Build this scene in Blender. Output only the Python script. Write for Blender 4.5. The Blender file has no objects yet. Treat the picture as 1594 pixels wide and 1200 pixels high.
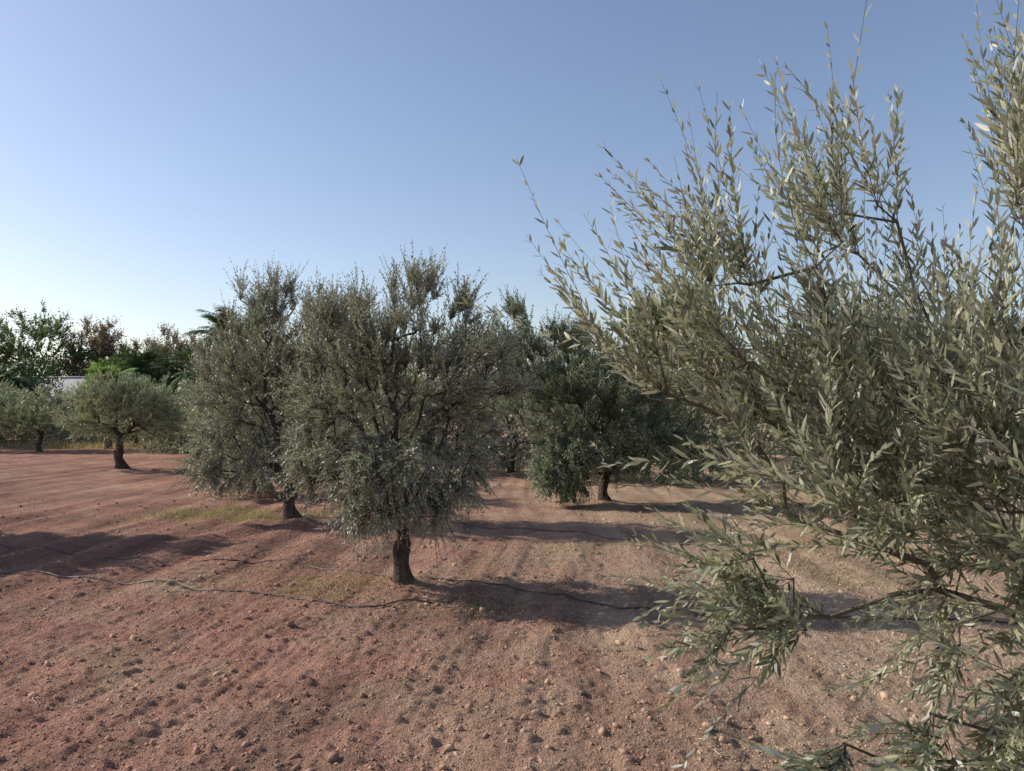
import bpy, math
import numpy as np
R = np.random.default_rng(11)
scene = bpy.context.scene
col = scene.collection

# ------------------------------------------------------------------ noise
T = np.random.default_rng(1).random((256, 256)) * 2 - 1
def vnoise(x, y):
    x = np.asarray(x, float); y = np.asarray(y, float)
    xi = np.floor(x).astype(int); yi = np.floor(y).astype(int)
    fx = x - xi; fy = y - yi
    sx = fx * fx * (3 - 2 * fx); sy = fy * fy * (3 - 2 * fy)
    a = T[xi & 255, yi & 255]; b = T[(xi + 1) & 255, yi & 255]
    c = T[xi & 255, (yi + 1) & 255]; d = T[(xi + 1) & 255, (yi + 1) & 255]
    return (a * (1 - sx) + b * sx) * (1 - sy) + (c * (1 - sx) + d * sx) * sy
def fbm(x, y, o=3):
    s = 0; a = 1.0; t = 0
    for i in range(o):
        s = s + a * vnoise(x * 2 ** i + 17.3 * i, y * 2 ** i + 5.1 * i); t += a; a *= 0.5
    return s / t

MOUNDS = [(-1.0, 7.3), (-3.2, 11.3), (1.64, 13.8), (4.4, 9.9), (-11.05, 21.9), (-4.9, 15.0)]
def H(x, y):
    x = np.asarray(x, float); y = np.asarray(y, float)
    dist = np.sqrt(x * x + y * y)
    f1 = np.clip(1.7 - dist / 26, 0, 1); f2 = np.clip(1.5 - dist / 10, 0, 1)
    yy = np.clip(y, -5, 60)
    u = x - 1.7 * (1 - np.exp(-yy / 7)) + 0.26 * fbm(x * 0.4, y * 0.2, 3) + 0.04 * fbm(x * 2, y * 1.5, 2)
    amp = 0.016 * np.clip(0.85 + 1.4 * fbm(x * 0.5 + 9, y * 0.2, 2), 0.15, 1.6)
    amp2 = 0.006 * np.clip(0.6 + 1.8 * fbm(x * 1.1 + 31, y * 0.3 + 4, 2), 0.0, 1.5)
    s = np.sin(2 * np.pi * u / 0.78)
    h = f1 * (amp * (s + 0.2 * s * np.abs(s)) + amp2 * np.sin(2 * np.pi * u / 0.31 + 1 + 2.0 * vnoise(x * .4, y * .3)))
    h = h + 0.003 * f2 * np.sin(2 * np.pi * u / 0.11 + 2 * vnoise(x, y * .5))
    h = h + 0.05 * fbm(x * 0.3, y * 0.3, 2)
    for mx, my in MOUNDS:
        h = h + 0.07 * np.exp(-((x - mx) ** 2 + (y - my) ** 2) / 0.16)
    h = h + f1 * 0.014 * fbm(x * 2.2, y * 1.2, 3) + f2 * 0.013 * fbm(x * 12, y * 11, 3)
    h = h + f2 * 0.038 * np.clip(fbm(x * 13 + 40, y * 12, 3) - 0.2, 0, 1) + f2 * 0.010 * vnoise(x * 26, y * 26)
    return h - 0.03

# ------------------------------------------------------------------ mesh helper
def quads_mesh(name, V, Q, mat, rnd=None, smooth=False):
    V = np.ascontiguousarray(V, dtype=np.float32).reshape(-1, 3)
    Q = np.ascontiguousarray(Q, dtype=np.int32)
    k = Q.shape[1]
    me = bpy.data.meshes.new(name)
    me.vertices.add(len(V)); me.vertices.foreach_set("co", V.ravel())
    me.loops.add(Q.size); me.loops.foreach_set("vertex_index", Q.ravel())
    me.polygons.add(len(Q)); me.polygons.foreach_set("loop_start", np.arange(0, Q.size, k, dtype=np.int32))
    if smooth:
        me.polygons.foreach_set("use_smooth", np.ones(len(Q), dtype=bool))
    me.update(calc_edges=True)
    if rnd is not None:
        at = me.attributes.new("rnd", 'FLOAT', 'FACE')
        at.data.foreach_set("value", np.ascontiguousarray(rnd, dtype=np.float32))
    me.materials.append(mat)
    return me
def add_obj(name, data, parent=None, **props):
    o = bpy.data.objects.new(name, data); col.objects.link(o)
    if parent is not None: o.parent = parent
    for k, v in props.items(): o[k] = v
    return o
def norm(v):
    return v / np.maximum(np.linalg.norm(v, axis=-1, keepdims=True), 1e-9)

# ------------------------------------------------------------------ materials
def new_mat(name):
    m = bpy.data.materials.new(name); m.use_nodes = True
    nt = m.node_tree
    return m, nt, nt.nodes["Principled BSDF"]
def ramp(nt, fac, stops):
    r = nt.nodes.new("ShaderNodeValToRGB")
    el = r.color_ramp.elements
    while len(el) < len(stops): el.new(0.5)
    for e, (p, c) in zip(el, stops):
        e.position = p; e.color = (c[0], c[1], c[2], 1)
    nt.links.new(fac, r.inputs[0]); return r.outputs[0]
def noise_tex(nt, vec, scale, detail=5, rough=0.6):
    n = nt.nodes.new("ShaderNodeTexNoise"); n.inputs["Scale"].default_value = scale
    n.inputs["Detail"].default_value = detail; n.inputs["Roughness"].default_value = rough
    nt.links.new(vec, n.inputs["Vector"]); return n.outputs["Fac"]
def mixc(nt, fac, a, b, mode='MIX'):
    m = nt.nodes.new("ShaderNodeMix"); m.data_type = 'RGBA'; m.blend_type = mode
    for s, v in ((m.inputs[0], fac), (m.inputs[6], a), (m.inputs[7], b)):
        if hasattr(v, "links"): nt.links.new(v, s)
        elif isinstance(v, (int, float)): s.default_value = v
        else: s.default_value = (v[0], v[1], v[2], 1)
    return m.outputs[2]

def leaf_mat(name, top, under, warm=(0.26, 0.21, 0.10), rough=0.48, trans=0.2, spec=0.4):
    m, nt, b = new_mat(name)
    at = nt.nodes.new("ShaderNodeAttribute"); at.attribute_name = "rnd"
    geo = nt.nodes.new("ShaderNodeNewGeometry")
    t = ramp(nt, at.outputs["Fac"], [(0, [c * 0.4 for c in top]), (0.5, top), (0.93, [c * 1.5 for c in top]), (1.0, warm)])
    u = ramp(nt, at.outputs["Fac"], [(0, [c * 0.6 for c in under]), (1.0, [c * 1.2 for c in under])])
    c = mixc(nt, geo.outputs["Backfacing"], t, u)
    nt.links.new(c, b.inputs["Base Color"])
    b.inputs["Roughness"].default_value = rough
    b.inputs["Specular IOR Level"].default_value = spec
    tr = nt.nodes.new("ShaderNodeBsdfTranslucent")
    tc = mixc(nt, 1.0, c, (1.3, 1.4, 0.85), 'MULTIPLY'); nt.links.new(tc, tr.inputs[0])
    mx = nt.nodes.new("ShaderNodeMixShader"); mx.inputs[0].default_value = trans
    nt.links.new(b.outputs[0], mx.inputs[1]); nt.links.new(tr.outputs[0], mx.inputs[2])
    nt.links.new(mx.outputs[0], nt.nodes["Material Output"].inputs[0])
    return m
OLIVE = leaf_mat("olive_leaf", (0.24, 0.245, 0.15), (0.54, 0.53, 0.44), (0.32, 0.28, 0.14), 0.45, 0.15)
OLIVE_MID = leaf_mat("olive_leaf_greyish", (0.235, 0.235, 0.165), (0.47, 0.465, 0.39), (0.30, 0.26, 0.14), 0.45, 0.15)  # greyer, browner leaf colour, used on the main olive and others
OLIVE_GREEN = leaf_mat("olive_leaf_green", (0.215, 0.245, 0.14), (0.40, 0.425, 0.31), (0.28, 0.26, 0.12), 0.45, 0.2)
OLIVE_DEEP = leaf_mat("olive_leaf_deep", (0.15, 0.18, 0.105), (0.31, 0.34, 0.24), (0.22, 0.21, 0.1), 0.45, 0.15)
OLIVE_SAGE = leaf_mat("olive_leaf_sage", (0.26, 0.28, 0.17), (0.44, 0.46, 0.34), (0.32, 0.30, 0.14), 0.45, 0.2)
DARKLEAF = leaf_mat("dark_leaf", (0.06, 0.10, 0.032), (0.085, 0.135, 0.05), (0.09, 0.11, 0.03), 0.5)
HEDGELEAF = leaf_mat("hedge_leaf", (0.13, 0.19, 0.055), (0.16, 0.22, 0.075), (0.18, 0.18, 0.06), 0.5, 0.25)
BROWNLEAF = leaf_mat("autumn_leaf", (0.26, 0.19, 0.13), (0.30, 0.23, 0.17), (0.32, 0.20, 0.12), 0.6, 0.28)
PALMLEAF = leaf_mat("palm_leaf", (0.09, 0.15, 0.05), (0.11, 0.16, 0.07), (0.16, 0.16, 0.06), 0.45)
CYCADLEAF = leaf_mat("bright_palm_leaf", (0.26, 0.40, 0.09), (0.26, 0.40, 0.12), (0.32, 0.40, 0.1), 0.4, 0.35)
GRASS = leaf_mat("dry_grass_blade", (0.38, 0.32, 0.17), (0.38, 0.33, 0.19), (0.24, 0.28, 0.10), 0.7, 0.25, 0.2)
STRAW = leaf_mat("straw_blade", (0.50, 0.40, 0.27), (0.50, 0.40, 0.27), (0.55, 0.48, 0.36), 0.7, 0.1, 0.2)

def bark_mat(name, c0, c1):
    m, nt, b = new_mat(name)
    tc = nt.nodes.new("ShaderNodeTexCoord")
    mp = nt.nodes.new("ShaderNodeMapping"); mp.inputs["Scale"].default_value = (1, 1, 0.35)
    nt.links.new(tc.outputs["Object"], mp.inputs[0])
    n = noise_tex(nt, mp.outputs[0], 22, 6, 0.7)
    nt.links.new(ramp(nt, n, [(0.35, c0), (0.65, c1)]), b.inputs["Base Color"])
    b.inputs["Roughness"].default_value = 0.9; b.inputs["Specular IOR Level"].default_value = 0.2
    bp = nt.nodes.new("ShaderNodeBump"); bp.inputs["Strength"].default_value = 1.0; bp.inputs["Distance"].default_value = 0.05
    nt.links.new(n, bp.inputs["Height"]); nt.links.new(bp.outputs[0], b.inputs["Normal"])
    return m
BARK = bark_mat("olive_bark", (0.04, 0.028, 0.023), (0.14, 0.10, 0.08))
BARKG = bark_mat("olive_twig_bark", (0.13, 0.115, 0.085), (0.27, 0.24, 0.185))
BARK2 = bark_mat("grey_bark", (0.07, 0.06, 0.05), (0.2, 0.17, 0.14))

def soil_mat(name, clod=False):
    m, nt, b = new_mat(name)
    tc = nt.nodes.new("ShaderNodeTexCoord"); P = tc.outputs["Object"]
    big = noise_tex(nt, P, 0.5, 5, 0.65)
    c = ramp(nt, big, [(0.34, (0.32, 0.19, 0.14)), (0.44, (0.40, 0.235, 0.172)), (0.52, (0.50, 0.27, 0.20)), (0.58, (0.48, 0.295, 0.21)), (0.68, (0.54, 0.38, 0.26))])
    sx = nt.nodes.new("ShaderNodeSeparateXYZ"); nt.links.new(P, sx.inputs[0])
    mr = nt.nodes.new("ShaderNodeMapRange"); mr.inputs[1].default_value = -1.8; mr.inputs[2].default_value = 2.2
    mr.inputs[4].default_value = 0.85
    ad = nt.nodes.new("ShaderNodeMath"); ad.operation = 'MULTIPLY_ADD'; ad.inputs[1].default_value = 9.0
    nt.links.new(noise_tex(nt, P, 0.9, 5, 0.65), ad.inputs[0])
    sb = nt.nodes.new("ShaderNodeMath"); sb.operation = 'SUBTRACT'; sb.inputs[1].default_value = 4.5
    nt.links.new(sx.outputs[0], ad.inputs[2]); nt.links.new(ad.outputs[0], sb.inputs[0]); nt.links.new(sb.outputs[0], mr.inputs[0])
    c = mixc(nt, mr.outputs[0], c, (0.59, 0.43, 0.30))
    mp = nt.nodes.new("ShaderNodeMapping"); mp.inputs["Scale"].default_value = (2.6, 0.22, 1); mp.inputs["Rotation"].default_value = (0, 0, math.radians(6))
    nt.links.new(P, mp.inputs[0])
    c = mixc(nt, 0.9, c, ramp(nt, noise_tex(nt, mp.outputs[0], 1.0, 4, 0.6), [(0.36, (0.74, 0.71, 0.71)), (0.5, (1, 1, 1)), (0.64, (1.18, 1.20, 1.18))]), 'MULTIPLY')
    n2 = noise_tex(nt, P, 3.5, 6, 0.7)
    c = mixc(nt, 0.9, c, ramp(nt, n2, [(0.3, (0.72, 0.71, 0.71)), (0.5, (1, 1, 1)), (0.72, (1.18, 1.18, 1.16))]), 'MULTIPLY')
    n3 = noise_tex(nt, P, 45, 5, 0.85)
    c = mixc(nt, 0.95, c, ramp(nt, n3, [(0.3, (0.55, 0.54, 0.53)), (0.5, (1, 1, 1)), (0.7, (1.35, 1.35, 1.35))]), 'MULTIPLY')
    if clod:
        at = nt.nodes.new("ShaderNodeAttribute"); at.attribute_name = "rnd"
        c = mixc(nt, 1.0, c, ramp(nt, at.outputs["Fac"], [(0, (0.75, 0.74, 0.73)), (0.96, (1.02, 1.02, 1.02)), (0.99, (1.05, 1.1, 1.15)), (1.0, (1.2, 1.4, 1.6))]), 'MULTIPLY')
    nt.links.new(c, b.inputs["Base Color"])
    b.inputs["Roughness"].default_value = 1.0; b.inputs["Specular IOR Level"].default_value = 0.05
    v = nt.nodes.new("ShaderNodeTexVoronoi"); v.inputs["Scale"].default_value = 36; nt.links.new(P, v.inputs["Vector"])
    v2 = nt.nodes.new("ShaderNodeTexVoronoi"); v2.inputs["Scale"].default_value = 95; nt.links.new(P, v2.inputs["Vector"])
    n4 = noise_tex(nt, P, 15, 9, 0.82)
    a1 = nt.nodes.new("ShaderNodeMath"); a1.operation = 'MULTIPLY_ADD'; a1.inputs[1].default_value = -0.45
    nt.links.new(v.outputs[0], a1.inputs[0]); nt.links.new(n4, a1.inputs[2])
    a2 = nt.nodes.new("ShaderNodeMath"); a2.operation = 'MULTIPLY_ADD'; a2.inputs[1].default_value = -0.3
    nt.links.new(v2.outputs[0], a2.inputs[0]); nt.links.new(a1.outputs[0], a2.inputs[2])
    bp = nt.nodes.new("ShaderNodeBump"); bp.inputs["Strength"].default_value = 1.0; bp.inputs["Distance"].default_value = 0.07 if not clod else 0.008
    nt.links.new(a2.outputs[0], bp.inputs["Height"]); nt.links.new(bp.outputs[0], b.inputs["Normal"])
    return m
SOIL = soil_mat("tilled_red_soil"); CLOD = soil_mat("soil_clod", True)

# ------------------------------------------------------------------ ground
def graded(lo, flo, fhi, hi, step, g=1.07):
    mid = list(np.arange(flo, fhi, step))
    a = [flo]; s = step
    while a[-1] > lo: s *= g; a.append(a[-1] - s)
    b = [mid[-1]]; s = step
    while b[-1] < hi: s *= g; b.append(b[-1] + s)
    return np.array(a[1:][::-1] + mid + b[1:])
gx = graded(-500, -6.0, 3.5, 500, 0.019, 1.018)
gy = graded(-60, 2.2, 8.5, 800, 0.017, 1.022)
X, Y = np.meshgrid(gx, gy)
Z = H(X, Y)
nx, ny = len(gx), len(gy)
idx = np.arange(nx * ny).reshape(ny, nx)
Q = np.stack([idx[:-1, :-1], idx[:-1, 1:], idx[1:, 1:], idx[1:, :-1]], -1).reshape(-1, 4)
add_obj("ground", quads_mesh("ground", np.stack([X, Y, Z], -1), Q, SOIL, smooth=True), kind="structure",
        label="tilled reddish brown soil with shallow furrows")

def ico():
    p = (1 + 5 ** .5) / 2
    v = np.array([(-1, p, 0), (1, p, 0), (-1, -p, 0), (1, -p, 0), (0, -1, p), (0, 1, p), (0, -1, -p), (0, 1, -p), (p, 0, -1), (p, 0, 1), (-p, 0, -1), (-p, 0, 1)])
    f = np.array([(0, 11, 5), (0, 5, 1), (0, 1, 7), (0, 7, 10), (0, 10, 11), (1, 5, 9), (5, 11, 4), (11, 10, 2), (10, 7, 6), (7, 1, 8),
                  (3, 9, 4), (3, 4, 2), (3, 2, 6), (3, 6, 8), (3, 8, 9), (4, 9, 5), (2, 4, 11), (6, 2, 10), (8, 6, 7), (9, 8, 1)])
    return norm(v), f
iv, iff = ico()
N = 130000
cy = 2.3 + 12 * R.random(N) ** 2.0
cx = (R.random(N) * 2 - 1) * (0.8 + cy * 0.72)
keep = (vnoise(cx * 1.6, cy * 1.2) + 0.7 * vnoise(cx * 5, cy * 5) + R.random(N) * 1.4 > 0.15)
cx, cy = cx[keep], cy[keep]; N = len(cx)
cs = 0.0024 + 0.0028 * R.pareto(2.9, N); cs = np.clip(cs, 0.002, 0.022) * (1 + cy * 0.04)
sc = R.uniform(0.55, 1.45, (N, 1, 3)) * np.array([1, 1, 0.75]); jit = R.uniform(0.45, 1.45, (N, 12, 1))
ang = R.random(N) * 6.28; ca, sa = np.cos(ang)[:, None], np.sin(ang)[:, None]
V = iv[None] * jit * sc * cs[:, None, None]
V = np.stack([V[..., 0] * ca - V[..., 1] * sa, V[..., 0] * sa + V[..., 1] * ca, V[..., 2]], -1)
V += np.stack([cx, cy, H(cx, cy) + cs * 0.05], -1)[:, None]
F = (iff[None] + (np.arange(N) * 12)[:, None, None]).reshape(-1, 3)
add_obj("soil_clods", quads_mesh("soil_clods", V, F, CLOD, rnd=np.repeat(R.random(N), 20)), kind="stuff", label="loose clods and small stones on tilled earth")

# ------------------------------------------------------------------ tubes
def ring_tube(pts, rad, sides=10, gnarl=0.0, seed=0):
    pts = np.array(pts, float); n = len(pts)
    tan = norm(np.gradient(pts, axis=0))
    ref = np.array([1, 0, 0.0]) if abs(tan[0][0]) < 0.8 else np.array([0, 1, 0.0])
    s = norm(ref - tan * (tan @ ref)[:, None]); t = np.cross(tan, s)
    a = np.linspace(0, 2 * np.pi, sides, endpoint=False)
    g = np.random.default_rng(seed)
    rr = np.array(rad)[:, None] * np.ones((1, sides))
    if gnarl:
        k = np.arange(n)[:, None]
        rr = rr * (1 + gnarl * (0.6 * np.sin(3 * a[None] + k * 0.25 + seed) + 0.4 * np.sin(5 * a[None] - k * 0.4) + 0.35 * g.normal(size=(n, sides))))
    V = pts[:, None] + rr[..., None] * (np.cos(a)[None, :, None] * s[:, None] + np.sin(a)[None, :, None] * t[:, None])
    i = np.arange(n * sides).reshape(n, sides); j = np.roll(i, -1, 1)
    Q = np.stack([i[:-1], j[:-1], j[1:], i[1:]], -1).reshape(-1, 4)
    return V.reshape(-1, 3), Q
def seg_tubes(p0, p1, r0, r1, sides):
    d = norm(p1 - p0)
    ref = np.where(np.abs(d[:, 2:3]) < 0.8, np.array([[0, 0, 1.0]]), np.array([[1.0, 0, 0]]))
    s = norm(np.cross(d, ref)); t = np.cross(d, s)
    a = np.linspace(0, 2 * np.pi, sides, endpoint=False)
    o = np.cos(a)[None, :, None] * s[:, None] + np.sin(a)[None, :, None] * t[:, None]
    V = np.concatenate([p0[:, None] + o * r0[:, None, None], p1[:, None] + o * r1[:, None, None]], 1)
    i = np.arange(sides); j = (i + 1) % sides
    q = np.stack([i, j, j + sides, i + sides], -1)
    Q = (q[None] + (np.arange(len(p0)) * 2 * sides)[:, None, None]).reshape(-1, 4)
    return V.reshape(-1, 3), Q
def join(parts):
    Vs, Qs, o = [], [], 0
    for v, q in parts:
        Vs.append(v); Qs.append(q + o); o += len(v)
    return np.concatenate(Vs), np.concatenate(Qs)

# ------------------------------------------------------------------ leaves
def leaves(P, D, Nn, L, W, hi, g, curl=0.12):
    W_ax = norm(np.cross(D, Nn)); Nn = np.cross(W_ax, D)
    n = len(P)
    if hi:
        ts = np.array([0, 0.33, 0.72, 1.0]); ws = np.array([0.12, 0.95, 0.75, 0.05]) * 0.5
        zs = -np.array([0, 0.2, 0.7, 1.3])
        cu = (curl * (g.random(n) * 2 - 0.4))[:, None, None]
        c = P[:, None] + D[:, None] * (ts[None, :, None] * L[:, None, None]) + Nn[:, None] * (zs[None, :, None] * cu * L[:, None, None])
        w = W_ax[:, None] * (ws[None, :, None] * W[:, None, None])
        V = np.stack([c - w, c + w], 2).reshape(n, 8, 3)
        q = np.array([(0, 1, 3, 2), (2, 3, 5, 4), (4, 5, 7, 6)])
        Q = (q[None] + (np.arange(n) * 8)[:, None, None]).reshape(-1, 4)
        return V.reshape(-1, 3), Q, 3
    m = P + D * (L * 0.5)[:, None]
    w = W_ax * (W * 0.5)[:, None]
    V = np.stack([P, m + w, P + D * L[:, None], m - w], 1)
    Q = np.arange(n * 4).reshape(n, 4)
    return V.reshape(-1, 3), Q, 1

def lobe_points(lobes, n, g, shell=0.45):
    w = np.array([l[6] if len(l) > 6 else l[3] * l[4] * l[5] for l in lobes]); w = w / w.sum()
    k = g.choice(len(lobes), n, p=w)
    d = norm(g.normal(size=(n, 3))); r = g.random(n) ** shell
    L = np.array([l[:6] for l in lobes])[k]
    return L[:, :3] + d * r[:, None] * L[:, 3:6]

def make_tree(name, base, lobes, fork_h=0.6, r_base=0.12, n_pts=150, shoots=6, leaf_n=22, shoot_len=(0.25, 0.5),
              leaf_len=0.055, leaf_w=0.011, hi=False, seed=0, mat=OLIVE, bark=BARK, up=0.55, spread=0.45, droop=0.5,
              center=None, lean=(0, 0), sides=5, label="", category="tree", group=None, shell=0.45, thin=1.0, twig_r=0.0022, leaf_angle=0.75, flare=0.6, zmin=0.2, wob=0.03):
    g = np.random.default_rng(seed)
    bx, by = base; bz = float(H(bx, by)) - 0.03
    root = add_obj(name, None, label=label, category=category)
    if group: root["group"] = group
    root.location = (bx, by, bz)
    lob = [tuple(l) for l in lobes]
    C = np.average(np.array([l[:3] for l in lob]), axis=0)
    nT = 13
    tz = np.linspace(-0.12, fork_h, nT)
    f = np.clip(tz / fork_h, 0, 1)
    tr = np.stack([lean[0] * f ** 1.4 + wob * np.sin(f * 5 + seed), lean[1] * f ** 1.4 + wob * np.cos(f * 4 + seed) - 0.03, tz], -1)
    rt = r_base * (1.0 + flare * np.exp(-f * 8) - 0.22 * f + 0.10 * np.sin(f * 7 + seed))
    parts = [ring_tube(tr, rt, 18, 0.13, seed)]
    A = lobe_points(lob, n_pts, g, shell)
    A = A[A[:, 2] > zmin]
    fork = tr[-1]
    A = A[np.argsort(np.linalg.norm((A - fork) * [1, 1, 0.8], axis=1))]
    nodes = [fork - [0, 0, 0.03]]; par = [-1]; path = [0.0]; term = []
    for p in A:
        Nn = np.array(nodes); pl = np.array(path)
        d = np.linalg.norm(Nn - p, axis=1)
        k = int(np.argmin(d + 0.42 * pl + 0.25 * np.maximum(0, Nn[:, 2] - p[2])))
        m = max(1, int(d[k] / 0.16)); prev = k; p0 = Nn[k]
        off = g.normal(size=3) * 0.09 * d[k]; off[2] += 0.08 * d[k] * (1 if p[2] > p0[2] else 2.2)
        for i in range(1, m + 1):
            t = i / m
            q = p0 + (p - p0) * t + off * 4 * t * (1 - t) * 0.8
            nodes.append(q); par.append(prev); path.append(path[prev] + d[k] / m); prev = len(nodes) - 1
        term.append(prev)
    nodes = np.array(nodes); par = np.array(par); n = len(nodes)
    w = np.zeros(n); w[term] = 1
    for i in range(n - 1, 0, -1): w[par[i]] += w[i]
    pw = math.log(r_base * 0.72 / (twig_r * 1.5)) / math.log(max(w[0], 2))
    rad = twig_r * 1.5 * np.maximum(w, 1) ** pw
    i = np.arange(1, n)
    r0 = np.minimum(rad[par[i]], rad[i] * 1.35)
    parts.append(seg_tubes(nodes[par[i]], nodes[i] + (nodes[i] - nodes[par[i]]) * 0.04, r0, rad[i], sides if not hi else 7))
    outer = i[w[i] <= 3]
    src = np.concatenate([np.repeat(np.array(term), shoots), g.choice(outer, int(len(term) * shoots * 0.5))])
    S = len(src); p0 = nodes[src]
    cc = np.array(center) if center is not None else np.array([C[0], C[1], C[2] - 0.35])
    out = norm(p0 - cc)
    low = np.clip((C[2] - p0[:, 2]) / 0.9, 0, 1)[:, None]
    d = norm(out * 0.8 + np.array([0, 0, 1.0]) * up * (1 - 1.3 * low) + g.normal(size=(S, 3)) * spread)
    Ls = (shoot_len[0] + (shoot_len[1] - shoot_len[0]) * g.random(S) ** 1.3) * (1 - 0.2 * low[:, 0])
    curv = g.normal(size=(S, 3)) * 0.14 + np.array([0, 0, 1.0]) * (0.12 - droop * (0.3 + low) * g.random((S, 1)))
    def pos(t):
        p = p0[:, None] + Ls[:, None, None] * (d[:, None] * t[..., None] + curv[:, None] * (t ** 2)[..., None])
        p[..., 2] = np.maximum(p[..., 2], 0.06); return p
    tt = np.tile(np.linspace(0, 1, 5), (S, 1)); SP = pos(tt)
    rr = twig_r * np.linspace(1.0, 0.35, 5)
    a0 = SP[:, :-1].reshape(-1, 3); a1 = SP[:, 1:].reshape(-1, 3)
    parts.append(seg_tubes(a0, a1, np.tile(rr[:-1], S), np.tile(rr[1:], S), 3))
    V, Q = join(parts)
    add_obj("trunk", quads_mesh("trunk", V, Q, bark, smooth=True), root)
    M = leaf_n
    jj = np.arange(M)
    t = np.clip(0.05 + 0.95 * (jj // 2 * 2 + 1) / M + g.normal(size=(S, M)) * 0.01, 0, 1)
    P = pos(t)
    tg = norm(d[:, None] + 2 * curv[:, None] * t[..., None])
    ref = norm(g.normal(size=(S, 1, 3)))
    s1 = norm(np.cross(tg, ref)); s2 = np.cross(tg, s1)
    ph = (jj // 2 % 2) * (np.pi / 2) + (jj % 2) * np.pi
    ph = ph[None] + g.normal(size=(S, M)) * 0.35
    side = np.cos(ph)[..., None] * s1 + np.sin(ph)[..., None] * s2
    la = leaf_angle * (1.1 - 0.6 * t[..., None]) + g.normal(size=(S, M, 1)) * 0.18
    D = norm(tg * np.cos(la) + side * np.sin(la))
    up_v = norm(tg * 0.7 + np.array([0, 0, 1.0]) * 0.4 - side * 0.5 + g.normal(size=(S, M, 3)) * 0.7)
    LL = leaf_len * g.uniform(0.55, 1.2, (S, M)) * (1.05 - 0.5 * np.clip((t - 0.6) / 0.4, 0, 1)) * g.uniform(0.8, 1.15, (S, 1))
    WW = leaf_w * g.uniform(0.75, 1.25, (S, M)) * (LL / leaf_len) ** 0.5
    mk = g.random((S, M)) < thin
    V, Q, k = leaves(P[mk], D[mk], up_v[mk], LL[mk], WW[mk], hi, g)
    rn = np.repeat((0.7 * g.random((S, M)) + 0.3 * g.random((S, 1)))[mk], k)
    add_obj("crown", quads_mesh("crown", V, Q, mat, rnd=rn), root)
    return int(mk.sum())

GR = "olive trees planted in rows in the grove"
tot = 0
bx, by = 2.45, 3.0
fg = [(2.15, 2.9, 1.60, 0.95, 1.0, 0.6, 0.36), (1.30, 2.75, 1.68, 0.5, 0.5, 0.36, 0.24), (0.70, 2.75, 1.84, 0.28, 0.35, 0.22, 0.075), (0.38, 2.8, 1.92, 0.12, 0.2, 0.10, 0.03), (1.08, 2.65, 2.30, 0.13, 0.3, 0.18, 0.055), (0.78, 2.7, 2.12, 0.1, 0.2, 0.12, 0.03),
      (1.58, 2.6, 2.36, 0.13, 0.4, 0.2, 0.05), (1.80, 2.5, 2.46, 0.10, 0.3, 0.22, 0.045), (2.2, 2.6, 2.3, 0.4, 0.5, 0.2, 0.07), (1.33, 2.7, 2.32, 0.1, 0.3, 0.12, 0.025),
      (1.15, 2.5, 1.48, 0.5, 0.5, 0.26, 0.22), (0.85, 2.45, 1.05, 0.28, 0.35, 0.25, 0.10), (1.9, 2.4, 1.3, 0.45, 0.5, 0.45, 0.24), (1.5, 2.1, 0.78, 0.4, 0.35, 0.25, 0.22), (1.38, 1.95, 1.25, 0.16, 0.3, 0.35, 0.11), (1.85, 2.6, 1.0, 0.4, 0.4, 0.35, 0.2), (1.1, 2.1, 0.60, 0.35, 0.3, 0.22, 0.13), (1.35, 1.85, 0.72, 0.25, 0.2, 0.25, 0.15)]
tot += make_tree("olive_tree", (bx, by), [(a[0] - bx, a[1] - by) + a[2:] for a in fg],
        fork_h=0.45, r_base=0.055, n_pts=345, shoots=3, leaf_n=30, shoot_len=(0.22, 0.68), leaf_len=0.060, leaf_w=0.0120, hi=True, seed=5,
        up=0.6, spread=0.31, droop=0.35, center=(-0.45, -0.2, 1.1), label="leafy silver green olive tree with long upright shoots", category="olive tree", group=GR, shell=0.5, twig_r=0.0017, bark=BARKG)
tot += make_tree("olive_tree", (-1.02, 7.3), [
        (0.05, 0, 1.9, 0.6, 0.6, 0.75), (-0.58, 0.1, 1.95, 0.48, 0.5, 0.62), (0.55, -0.05, 1.85, 0.45, 0.5, 0.68), (-0.05, -0.1, 1.02, 0.80, 0.7, 0.46, 0.36), (0.08, 0, 2.70, 0.24, 0.3, 0.30, 0.04), (-0.5, 0, 2.5, 0.35, 0.25, 0.2, 0.025), (0.5, 0, 2.5, 0.25, 0.25, 0.2, 0.025), (-0.65, -0.2, 1.35, 0.38, 0.4, 0.45)],
        fork_h=0.40, r_base=0.086, n_pts=380, shoots=8, leaf_n=24, shoot_len=(0.12, 0.44), leaf_len=0.050, leaf_w=0.0128, seed=8, mat=OLIVE_MID,
        up=0.75, droop=0.45, spread=0.5, flare=0.4, wob=0.010, label="bushy olive tree with dark gnarled trunk on bare soil", category="olive tree", group=GR)
LAB = "grey green olive tree standing on tilled earth"
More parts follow.
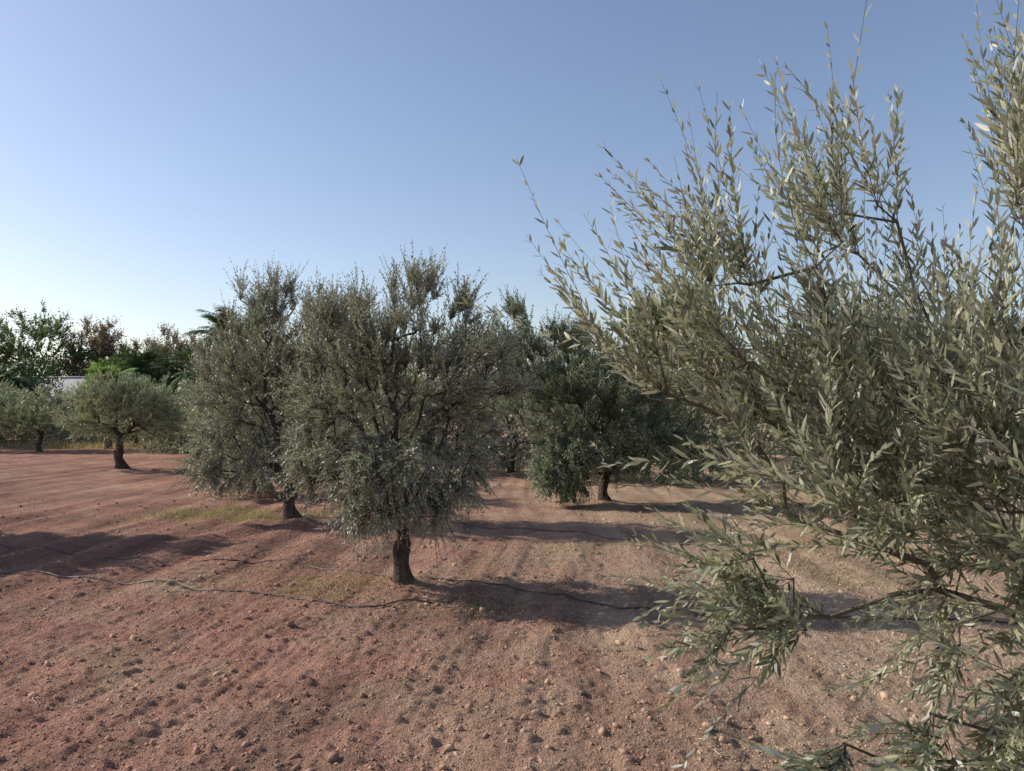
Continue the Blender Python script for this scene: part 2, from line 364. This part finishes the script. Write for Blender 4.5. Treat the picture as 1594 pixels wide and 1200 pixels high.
def olive(x, y, h, r, seed, n=170, ls=1.0, mat=OLIVE_MID, lob=None, low=0.55, fork=0.5, rb=0.10, label=LAB, sh=5, up=0.75, zmin=0.2, sl=(0.15, 0.45), spread=0.45):
    g = np.random.default_rng(seed * 3 + 1)
    if lob is None:
        top = h - 0.35; mid = (top + low) / 2; hz = (top - low) / 2
        lob = [(0, 0, mid, r * 0.75, r * 0.75, hz)]
        for k in range(5):
            a = g.random() + k * 1.256; q = r * 0.5
            lob.append((q * math.cos(a), q * math.sin(a), mid + hz * g.uniform(-0.45, 0.4), r * 0.45, r * 0.45, hz * 0.6))
        if low < 0.35: lob.append((0, -r * 0.2, 0.5, r * 0.8, r * 0.7, 0.4, r * r * hz * 0.35))
    return make_tree("olive_tree", (x, y), lob, fork_h=fork, r_base=rb, n_pts=n, shoots=sh, leaf_n=20, shoot_len=sl, spread=spread,
                     leaf_len=0.052 * ls, leaf_w=0.0145 * ls, seed=seed, mat=mat, up=up, droop=0.5, label=label, category="olive tree", group=GR, zmin=zmin)
tot += olive(-3.2, 11.3, 4.0, 1.25, 21, 480, 1.05, sh=7, sl=(0.12, 0.52), spread=0.5, fork=0.5, lob=[(-0.25, 0, 2.2, 0.8, 0.8, 0.95), (-0.85, 0, 1.9, 0.6, 0.7, 0.9), (0.6, 0.1, 2.2, 0.8, 0.8, 0.95), (-0.4, 0, 3.1, 0.4, 0.4, 0.45, 0.12), (0.6, 0, 2.95, 0.5, 0.35, 0.35, 0.08), (-0.6, -0.1, 1.1, 0.85, 0.6, 0.42), (-1.0, -0.3, 0.9, 0.42, 0.4, 0.42, 0.12)], label="tall bushy olive tree with foliage hanging low")
tot += olive(1.64, 13.8, 3.7, 1.6, 22, 720, 1.3, OLIVE_DEEP, rb=0.085, lob=[(0.1, -0.2, 1.7, 1.15, 1.0, 0.85), (-0.9, 0, 2.0, 0.8, 0.8, 1.0), (-1.6, 0, 2.35, 0.65, 0.6, 0.9), (-1.5, 0, 3.2, 0.35, 0.35, 0.35, 0.08), (-0.5, 0, 2.85, 0.5, 0.4, 0.35, 0.10), (-0.75, -0.5, 0.75, 0.5, 0.45, 0.6, 0.55), (0.0, -0.5, 0.95, 0.5, 0.5, 0.35, 0.25), (0.9, -0.4, 1.05, 0.8, 0.6, 0.55, 0.45)], zmin=0.1, label="green olive tree with branches drooping to the ground")
tot += olive(4.4, 9.9, 3.3, 1.4, 23, 300, 1.2, OLIVE_GREEN, low=1.0, fork=0.6)
tot += olive(-4.9, 15.0, 3.4, 1.4, 24, 260, 1.5, low=0.3, zmin=0.1)
tot += olive(-8.2, 9.75, 3.0, 1.35, 25, 420, 1.8, low=0.4)
tot += olive(-11.05, 21.9, 3.0, 1.9, 26, 360, 1.4, OLIVE_SAGE, low=0.85, fork=0.5, rb=0.14, sl=(0.15, 0.5), lob=[(0, 0, 1.65, 1.35, 1.2, 0.75), (-1.0, 0, 1.3, 0.7, 0.8, 0.55), (1.0, 0, 1.35, 0.75, 0.8, 0.6), (0.1, -0.4, 2.1, 0.8, 0.6, 0.45)], label="low round olive tree with short thick trunk")
for k, (x, y, h, r) in enumerate([(-19.2, 31.5, 2.9, 2.0), (-22.0, 32, 3.1, 2.2), (-17.0, 35, 3.2, 2.3), (-13.2, 31, 3.3, 2.3), (-9.4, 26, 3.3, 2.0), (-6.6, 20, 3.2, 1.8), (-3.2, 20.5, 3.4, 1.8),
                                (0.0, 20.5, 4.1, 2.2), (4.0, 18.0, 3.7, 2.1), (6.6, 14.2, 3.3, 1.8), (9.2, 12.3, 3.3, 1.7), (8.0, 18, 3.6, 2.1), (4.6, 24, 3.4, 2.4), (13.5, 17, 3.6, 2.0), (-24.5, 36, 3.3, 2.4), (-4.5, 29, 3.5, 2.3), (0.2, 28, 3.5, 2.6), (8.4, 26, 3.6, 2.6), (-9.0, 33, 3.4, 2.3), (12.6, 24, 3.6, 2.4), (5.8, 11.6, 3.2, 1.5), (-1.9, 24, 3.4, 2.1), (1.7, 18.2, 4.1, 1.9)]):
    tot += olive(x, y, h, r, 40 + k, 260, 1.9, (OLIVE_GREEN, OLIVE_MID, OLIVE_GREEN)[k % 3] if x > -2 else OLIVE_SAGE, low=0.3 if x > -15 else 0.7, sh=4, zmin=0.1)

# ------------------------------------------------------------------ background trees
def bgtree(name, x, y, h, r, seed, mat, n=150, ll=0.22, lw=0.09, thin=1.0, low=None, lab="", cat="tree", sh=5, leafn=16, shell=0.45, group=None):
    g = np.random.default_rng(seed); low = h * 0.3 if low is None else low
    top = h - 0.6; mid = (top + low) / 2; hz = (top - low) / 2
    lob = [(0, 0, mid, r * 0.7, r * 0.7, hz)]
    for k in range(6):
        a = g.random() + k * 1.05; q = r * 0.55
        lob.append((q * math.cos(a), q * math.sin(a), mid + hz * g.uniform(-0.4, 0.55), r * 0.42, r * 0.42, hz * 0.42))
    return make_tree(name, (x, y), lob, fork_h=max(0.8, low * 0.8), r_base=0.16, n_pts=n, shoots=sh, leaf_n=leafn, shoot_len=(0.35, 0.9), leaf_len=ll, leaf_w=lw, seed=seed,
                     mat=mat, bark=BARK2, up=0.5, droop=0.4, label=lab, category=cat, thin=thin, twig_r=0.008, shell=shell, leaf_angle=1.1, group=group)
BG = "mixed trees along the edge of the grove"
for k, (x, y, h, r) in enumerate([(-29.8, 48, 8.7, 2.6), (-27.0, 49, 7.9, 1.9), (-25.0, 48, 7.6, 1.3), (-21.6, 48, 7.1, 1.9), (-19.3, 48, 7.0, 2.0), (-33.0, 48, 8.0, 2.4), (-23.3, 49, 6.6, 1.8)]):
    tot += bgtree("deciduous_tree", x, y, h, r, 70 + k, BROWNLEAF if k not in (0, 5) else HEDGELEAF, n=150, ll=0.15, lw=0.09, thin=0.7, lab="thin deciduous tree with browning sparse leaves", sh=5, leafn=12, group=BG)
for k, (x, y, h, r) in enumerate([(6.3, 31, 6.9, 2.2), (24, 36, 6.6, 3.2), (20, 40, 5.4, 2.6), (28, 42, 7.5, 3.4), (13.2, 42, 4.6, 2.4), (-31.5, 40, 5.2, 2.4)]):
    tot += bgtree("evergreen_tree", x, y, h, r, 90 + k, DARKLEAF if k != 0 else HEDGELEAF, n=190 if k else 280, ll=0.2, lw=0.1, low=0.8, lab="dense dark green evergreen tree", sh=5, group=BG)

def frond_crown(nf, L, g, leaflet, z0, elev, nl=40):
    Vs = []
    for f in range(nf):
        az = g.random() * 6.283; el = g.uniform(*elev)
        s = np.linspace(0.05, 1, nl); l = L * g.uniform(0.75, 1.1)
        e = el - (s ** 1.6) * (1.1 if el > 0 else 0.6)
        ds = l / nl
        xr = np.cumsum(np.cos(e)) * ds; zr = z0 + np.cumsum(np.sin(e)) * ds
        c = np.stack([xr * math.cos(az), xr * math.sin(az), zr], -1)
        tan = norm(np.stack([np.cos(e) * math.cos(az), np.cos(e) * math.sin(az), np.sin(e)], -1))
        sd = np.array([-math.sin(az), math.cos(az), 0.0]); nn = norm(np.cross(tan, sd[None]))
        for sg in (-1, 1):
            D = norm(tan * 0.7 + sg * sd[None] * 0.8 - nn * 0.35 + g.normal(size=(nl, 3)) * 0.12)
            ll = leaflet * np.sin(np.pi * np.clip(s, 0.08, 0.95)) ** 0.5 * g.uniform(0.8, 1.1, nl)
            v, q, _ = leaves(c, D, nn + g.normal(size=(nl, 3)) * 0.2, ll, ll * 0.13, False, g)
            Vs.append((v, q))
        v, q = ring_tube(c[::3], np.linspace(0.025, 0.006, len(c[::3])), 4)
        Vs.append((v, q))
    return join(Vs)
def palm(x, y, th, L, nf, seed, mat, lab, rb=0.2, name="palm_tree", leaflet=0.45, elev=(-0.5, 1.45)):
    g = np.random.default_rng(seed)
    z = float(H(x, y)); root = add_obj(name, None, label=lab, category="palm"); root.location = (x, y, z)
    n = 20; tz = np.linspace(-0.1, th, n)
    v, q = ring_tube(np.stack([0 * tz, 0 * tz, tz], -1), rb * (1 + 0.12 * (np.arange(n) % 2)), 12, 0.04, seed)
    add_obj("trunk", quads_mesh("trunk", v, q, BARK2), root)
    v, q = frond_crown(nf, L, g, leaflet, th, elev)
    add_obj("crown", quads_mesh("crown", v, q, mat, rnd=g.random(len(q)) * 0.9), root)
PL = "dark green feather palm with arching fronds"
palm(-10.0, 28, 4.1, 1.8, 90, 1, PALMLEAF, PL)
palm(-14.4, 36, 3.4, 1.7, 70, 2, PALMLEAF, PL)
palm(-29.0, 38, 3.0, 2.4, 70, 3, PALMLEAF, PL)
palm(-26.4, 40, 3.0, 2.0, 70, 4, PALMLEAF, PL)
palm(-17.2, 33.0, 2.7, 1.4, 70, 5, CYCADLEAF, "small bright green palm beside a white wall", 0.15)
palm(-25.6, 35, 2.4, 1.7, 70, 6, PALMLEAF, PL)
palm(-20.4, 42, 3.8, 1.9, 60, 9, PALMLEAF, PL)
palm(-18.0, 42, 3.4, 1.9, 60, 10, PALMLEAF, PL)

def hedge(x0, y0, x1, y1, h, w, n, seed, mat, lab, size=0.2):
    g = np.random.default_rng(seed)
    z = float(H((x0 + x1) / 2, (y0 + y1) / 2)); L = math.hypot(x1 - x0, y1 - y0)
    root_loc = ((x0 + x1) / 2, (y0 + y1) / 2, z)
    s = (g.random(n) - 0.5) * L; u = (g.random(n) * 2 - 1)
    hh = h * (0.84 + 0.30 * fbm(s * 0.45 + seed * 7, s * 0 + 3, 4)) 
    zz = hh * g.random(n) ** 0.7
    ww = w * 0.5 * (1 - 0.35 * (zz / hh) ** 3) * (1 + 0.35 * vnoise(s * 1.1, zz * 1.3 + seed))
    P = np.stack([s, np.sign(u) * np.abs(u) ** 0.4 * ww, zz], -1)
    D = norm(g.normal(size=(n, 3)) + [0, 0, 0.5]); Nn = norm(g.normal(size=(n, 3)) + [0, -0.3, 0.5])
    v, q, _ = leaves(P, D, Nn, size * g.uniform(0.6, 1.3, n), size * 0.45 * g.uniform(0.7, 1.2, n), False, g)
    o = add_obj("hedge", quads_mesh("hedge", v, q, mat, rnd=g.random(len(q)) * 0.95), label=lab, category="hedge")
    o.location = root_loc; o.rotation_euler = (0, 0, math.atan2(y1 - y0, x1 - x0))
hedge(-44, 43, -25.4, 43, 5.2, 3.0, 28000, 1, DARKLEAF, "tall dark green hedge closing the grove")
hedge(-23.2, 43.0, -8, 46, 5.3, 3.0, 28000, 2, HEDGELEAF, "tall green hedge beside a white wall")
hedge(-30, 48, -20, 48, 5.6, 2.0, 14000, 6, DARKLEAF, "dark green hedge growing behind a white wall")
hedge(-8, 47, 22, 47, 4.6, 2.5, 36000, 3, DARKLEAF, "long dark green hedge closing the grove")
hedge(22, 47, 60, 50, 4.6, 3.0, 30000, 4, HEDGELEAF, "tall green hedge closing the grove", 0.25)
hedge(-30, 39.0, -9, 37, 1.5, 1.6, 24000, 5, OLIVE_SAGE, "low pale green shrubs at the field edge", 0.12)

m, nt, b = new_mat("white_render")
tc = nt.nodes.new("ShaderNodeTexCoord")
nt.links.new(ramp(nt, noise_tex(nt, tc.outputs["Object"], 1.5, 6), [(0.3, (0.48, 0.49, 0.52)), (0.7, (0.62, 0.62, 0.64))]), b.inputs["Base Color"]); b.inputs["Roughness"].default_value = 0.9
def box(cx, cy, cz, sx, sy, sz):
    v = np.array([(x, y, z) for z in (-1, 1) for y in (-1, 1) for x in (-1, 1)], float) * 0.5 * [sx, sy, sz] + [cx, cy, cz]
    q = np.array([(0, 2, 3, 1), (4, 5, 7, 6), (0, 1, 5, 4), (1, 3, 7, 5), (3, 2, 6, 7), (2, 0, 4, 6)])
    return v, q
wl = add_obj("garden_wall", None, label="white rendered garden wall behind low trees", category="wall"); wl.location = (-24.2, 45.4, 0)
v, q = join([box(0, 0, 1.75, 8, 0.25, 3.5)] + [box(x, 0, 1.77, 0.4, 0.4, 3.54) for x in (-4, 0.6, 4)])
add_obj("wall_panel", quads_mesh("wall_panel", v, q, m), wl)
v, q = box(0, 0, 3.59, 8.6, 0.5, 0.09); add_obj("coping", quads_mesh("coping", v, q, m), wl)

# ------------------------------------------------------------------ irrigation hoses
m, nt, b = new_mat("black_hose_plastic")
tc = nt.nodes.new("ShaderNodeTexCoord")
nt.links.new(ramp(nt, noise_tex(nt, tc.outputs["Object"], 3, 5), [(0.35, (0.02, 0.02, 0.022)), (0.7, (0.12, 0.09, 0.075))]), b.inputs["Base Color"]); b.inputs["Roughness"].default_value = 0.5
m_hose = m
def hose(pts, seed, r=0.0068, dip=0.006):
    pts = np.array(pts, float)
    t = np.linspace(0, len(pts) - 1, 300)
    k = np.clip(t.astype(int), 0, len(pts) - 2); f_ = (t - k)[:, None]
    def P(i): return pts[np.clip(i, 0, len(pts) - 1)]
    c = 0.5 * (2 * P(k) + (P(k + 1) - P(k - 1)) * f_ + (2 * P(k - 1) - 5 * P(k) + 4 * P(k + 1) - P(k + 2)) * f_ ** 2 + (-P(k - 1) + 3 * P(k) - 3 * P(k + 1) + P(k + 2)) * f_ ** 3)
    x, y = c[:, 0] + 0.02 * vnoise(t * 3, t * 0 + seed), c[:, 1] + 0.03 * vnoise(t * 2.1, t * 0 + seed + 5)
    z = H(x, y); n = 9
    z = np.convolve(np.pad(z, n // 2, mode='edge'), np.ones(n) / n, 'valid') + 0.005 + dip * vnoise(t * 2.7, t * 0 + seed * 3)
    v, q = ring_tube(np.stack([x, y, z + r * 0.8], -1), np.full(len(x), r), 8)
    add_obj("irrigation_hose", quads_mesh("irrigation_hose", v, q, m_hose, smooth=True), label="black drip irrigation hose lying on the soil", category="hose", group="irrigation hoses on the ground")
hose([(-10, 9.9), (-6.22, 9.40), (-4.75, 8.84), (-3.43, 8.30), (-2.65, 8.45), (-1.55, 7.86), (-1.15, 7.55)], 1, 0.0062, 0.012)
hose([(-9, 8.9), (-5.31, 8.03), (-4.09, 7.61), (-2.93, 7.24), (-2.14, 7.0), (-1.3, 6.6), (-0.83, 6.76), (-0.42, 6.53)], 2)
hose([(-0.85, 7.5), (-0.11, 7.35), (0.48, 6.9), (1.1, 6.53), (1.65, 6.36), (3.5, 6.1), (6, 6.0)], 3)
hose([(-3.1, 11.5), (-1.77, 12.0), (-0.33, 10.7), (0.87, 10.2), (1.6, 9.6), (3.15, 9.4), (5, 9.6)], 5, 0.006, 0.012)

# ------------------------------------------------------------------ dry grass
def grass(patches, seed, lab, name="dry_grass", mat=GRASS, flat=0.8, wr=0.08):
    g = np.random.default_rng(seed); Ps = []
    for (x, y, rx, ry, n, h) in patches:
        a = g.normal(size=(n, 2)) * 0.45
        px, py = x + a[:, 0] * rx, y + a[:, 1] * ry
        k = vnoise(px * 3, py * 3) + g.random(n) > 0.25
        Ps.append(np.stack([px[k], py[k], H(px[k], py[k]) - 0.005 * (flat > 0.5) + 0.006 * (flat < 0.5), np.full(k.sum(), h)], -1))
    P = np.concatenate(Ps); n = len(P)
    D = norm(g.normal(size=(n, 3)) * [0.75, 0.75, 0.3 if flat > 0.5 else 0.1] + [0, 0, flat]); Nn = norm(g.normal(size=(n, 3)) + [0, 0, 2.0 * (flat < 0.5)])
    L = P[:, 3] * g.uniform(0.4, 1.3, n)
    v, q, _ = leaves(P[:, :3], D, Nn, L, np.maximum(L * wr, 0.003 + P[:, 1] * 0.0004), False, g)
    add_obj(name, quads_mesh(name, v, q, mat, rnd=g.random(n)), kind="stuff", label=lab)
grass([(-4.6, 12.2, 1.3, 0.8, 6500, 0.06), (-3.6, 11.9, 0.9, 0.6, 3500, 0.06), (-2.1, 7.5, 0.8, 0.8, 2600, 0.035), (-1.5, 7.2, 0.6, 0.6, 1300, 0.035), (-0.3, 6.5, 0.5, 0.35, 1100, 0.035),
       (0.5, 9.2, 1.4, 0.6, 1200, 0.04), (3.8, 9.2, 1.6, 1.0, 2500, 0.06), (3.2, 7.8, 1.2, 0.8, 1200, 0.05), (0.9, 6.9, 1.2, 0.6, 700, 0.03)], 5, "patches of short dry yellow weeds")
grass([(-17, 35, 9, 1.8, 5000, 0.3), (-11, 32, 5, 2.0, 3000, 0.3), (-7, 27, 4, 2, 2000, 0.25), (9, 16, 4, 3, 2500, 0.2)], 6, "taller dry grass along the field edge")
grass([(-0.5, 5.0, 5.5, 3.5, 900, 0.035), (-1.0, 7.0, 3.0, 1.5, 700, 0.04), (0.5, 3.8, 2.5, 1.5, 350, 0.025)], 9, "scattered bits of pale straw on the soil", "straw_litter", STRAW, 0.08, 0.05)

m, nt, b = new_mat("dry_twig_wood")
tc = nt.nodes.new("ShaderNodeTexCoord")
nt.links.new(ramp(nt, noise_tex(nt, tc.outputs["Object"], 9, 4), [(0.3, (0.30, 0.2, 0.14)), (0.7, (0.5, 0.38, 0.27))]), b.inputs["Base Color"]); b.inputs["Roughness"].default_value = 0.8
for (x, y, l, a) in [(-2.85, 4.6, 0.3, -1.0), (-2.7, 3.9, 0.22, 1.2), (-1.3, 5.6, 0.18, 0.3), (0.1, 4.4, 0.14, 2.0), (0.7, 4.9, 0.2, 0.5), (-0.5, 3.6, 0.12, 1.4), (-3.4, 5.9, 0.25, 0.2), (1.0, 3.6, 0.16, 2.4), (-1.9, 4.1, 0.13, 2.8)]:
    t = np.linspace(0, 1, 12)
    bend = 0.15 * l * np.sin(t * 3.1) + 0.02 * np.sin(t * 9)
    px = x + (t * l) * math.cos(a) - bend * math.sin(a); py = y + (t * l) * math.sin(a) + bend * math.cos(a)
    pz = H(px, py).max() * 0.5 + H(px, py) * 0.5 + 0.008
    parts = [ring_tube(np.stack([px, py, pz], -1), np.linspace(0.0035, 0.0015, 12), 6)]
    k = 6; br = np.array([[px[k], py[k], pz[k]], [px[k] + 0.03 * math.cos(a + .8), py[k] + 0.03 * math.sin(a + .8), pz[k] + 0.008], [px[k] + 0.06 * math.cos(a + .6), py[k] + 0.06 * math.sin(a + .6), pz[k] + 0.01]])
    parts.append(ring_tube(br, [0.002, 0.0016, 0.001], 5))
    v, q = join(parts)
    add_obj("twig", quads_mesh("twig", v, q, m, smooth=True), label="pale dry twig lying on the soil", category="twig", group="fallen twigs on the soil")

# ------------------------------------------------------------------ light
sd = np.array([-0.96, 0.24]); sd /= np.linalg.norm(sd); el = math.radians(32)
from mathutils import Vector
vec = Vector((sd[0] * math.cos(el), sd[1] * math.cos(el), math.sin(el)))
su = bpy.data.lights.new("sun", 'SUN'); su.energy = 5.0; su.angle = math.radians(0.5); su.color = (1, 0.93, 0.83)
so = bpy.data.objects.new("sun", su); col.objects.link(so); so.rotation_euler = vec.to_track_quat('Z', 'Y').to_euler(); so.location = (-20, 10, 20)
w = bpy.data.worlds.new("World"); scene.world = w; w.use_nodes = True
nt = w.node_tree; bg = nt.nodes["Background"]
sk = nt.nodes.new("ShaderNodeTexSky"); sk.sky_type = 'NISHITA'; sk.sun_disc = False
sk.sun_elevation = el; sk.sun_rotation = math.atan2(sd[0], sd[1])
sk.air_density = 1.05; sk.dust_density = 0.7; sk.ozone_density = 1.6
nt.links.new(mixc(nt, 1.0, sk.outputs[0], (1.10, 1.0, 1.0), 'MULTIPLY'), bg.inputs[0]); bg.inputs[1].default_value = 0.15

# ------------------------------------------------------------------ camera
cam = bpy.data.cameras.new("camera"); co = bpy.data.objects.new("camera", cam); col.objects.link(co)
co.location = (0, 0, 1.6)
co.rotation_euler = (math.radians(90 + 1.9), 0, 0)
cam.sensor_width = 36; cam.lens = 36 * 1204 / 1594; cam.clip_end = 3000; cam.clip_start = 0.05
scene.camera = co
scene.view_settings.view_transform = 'Standard'; scene.view_settings.look = 'None'; scene.view_settings.exposure = 0
print("leaves", tot)
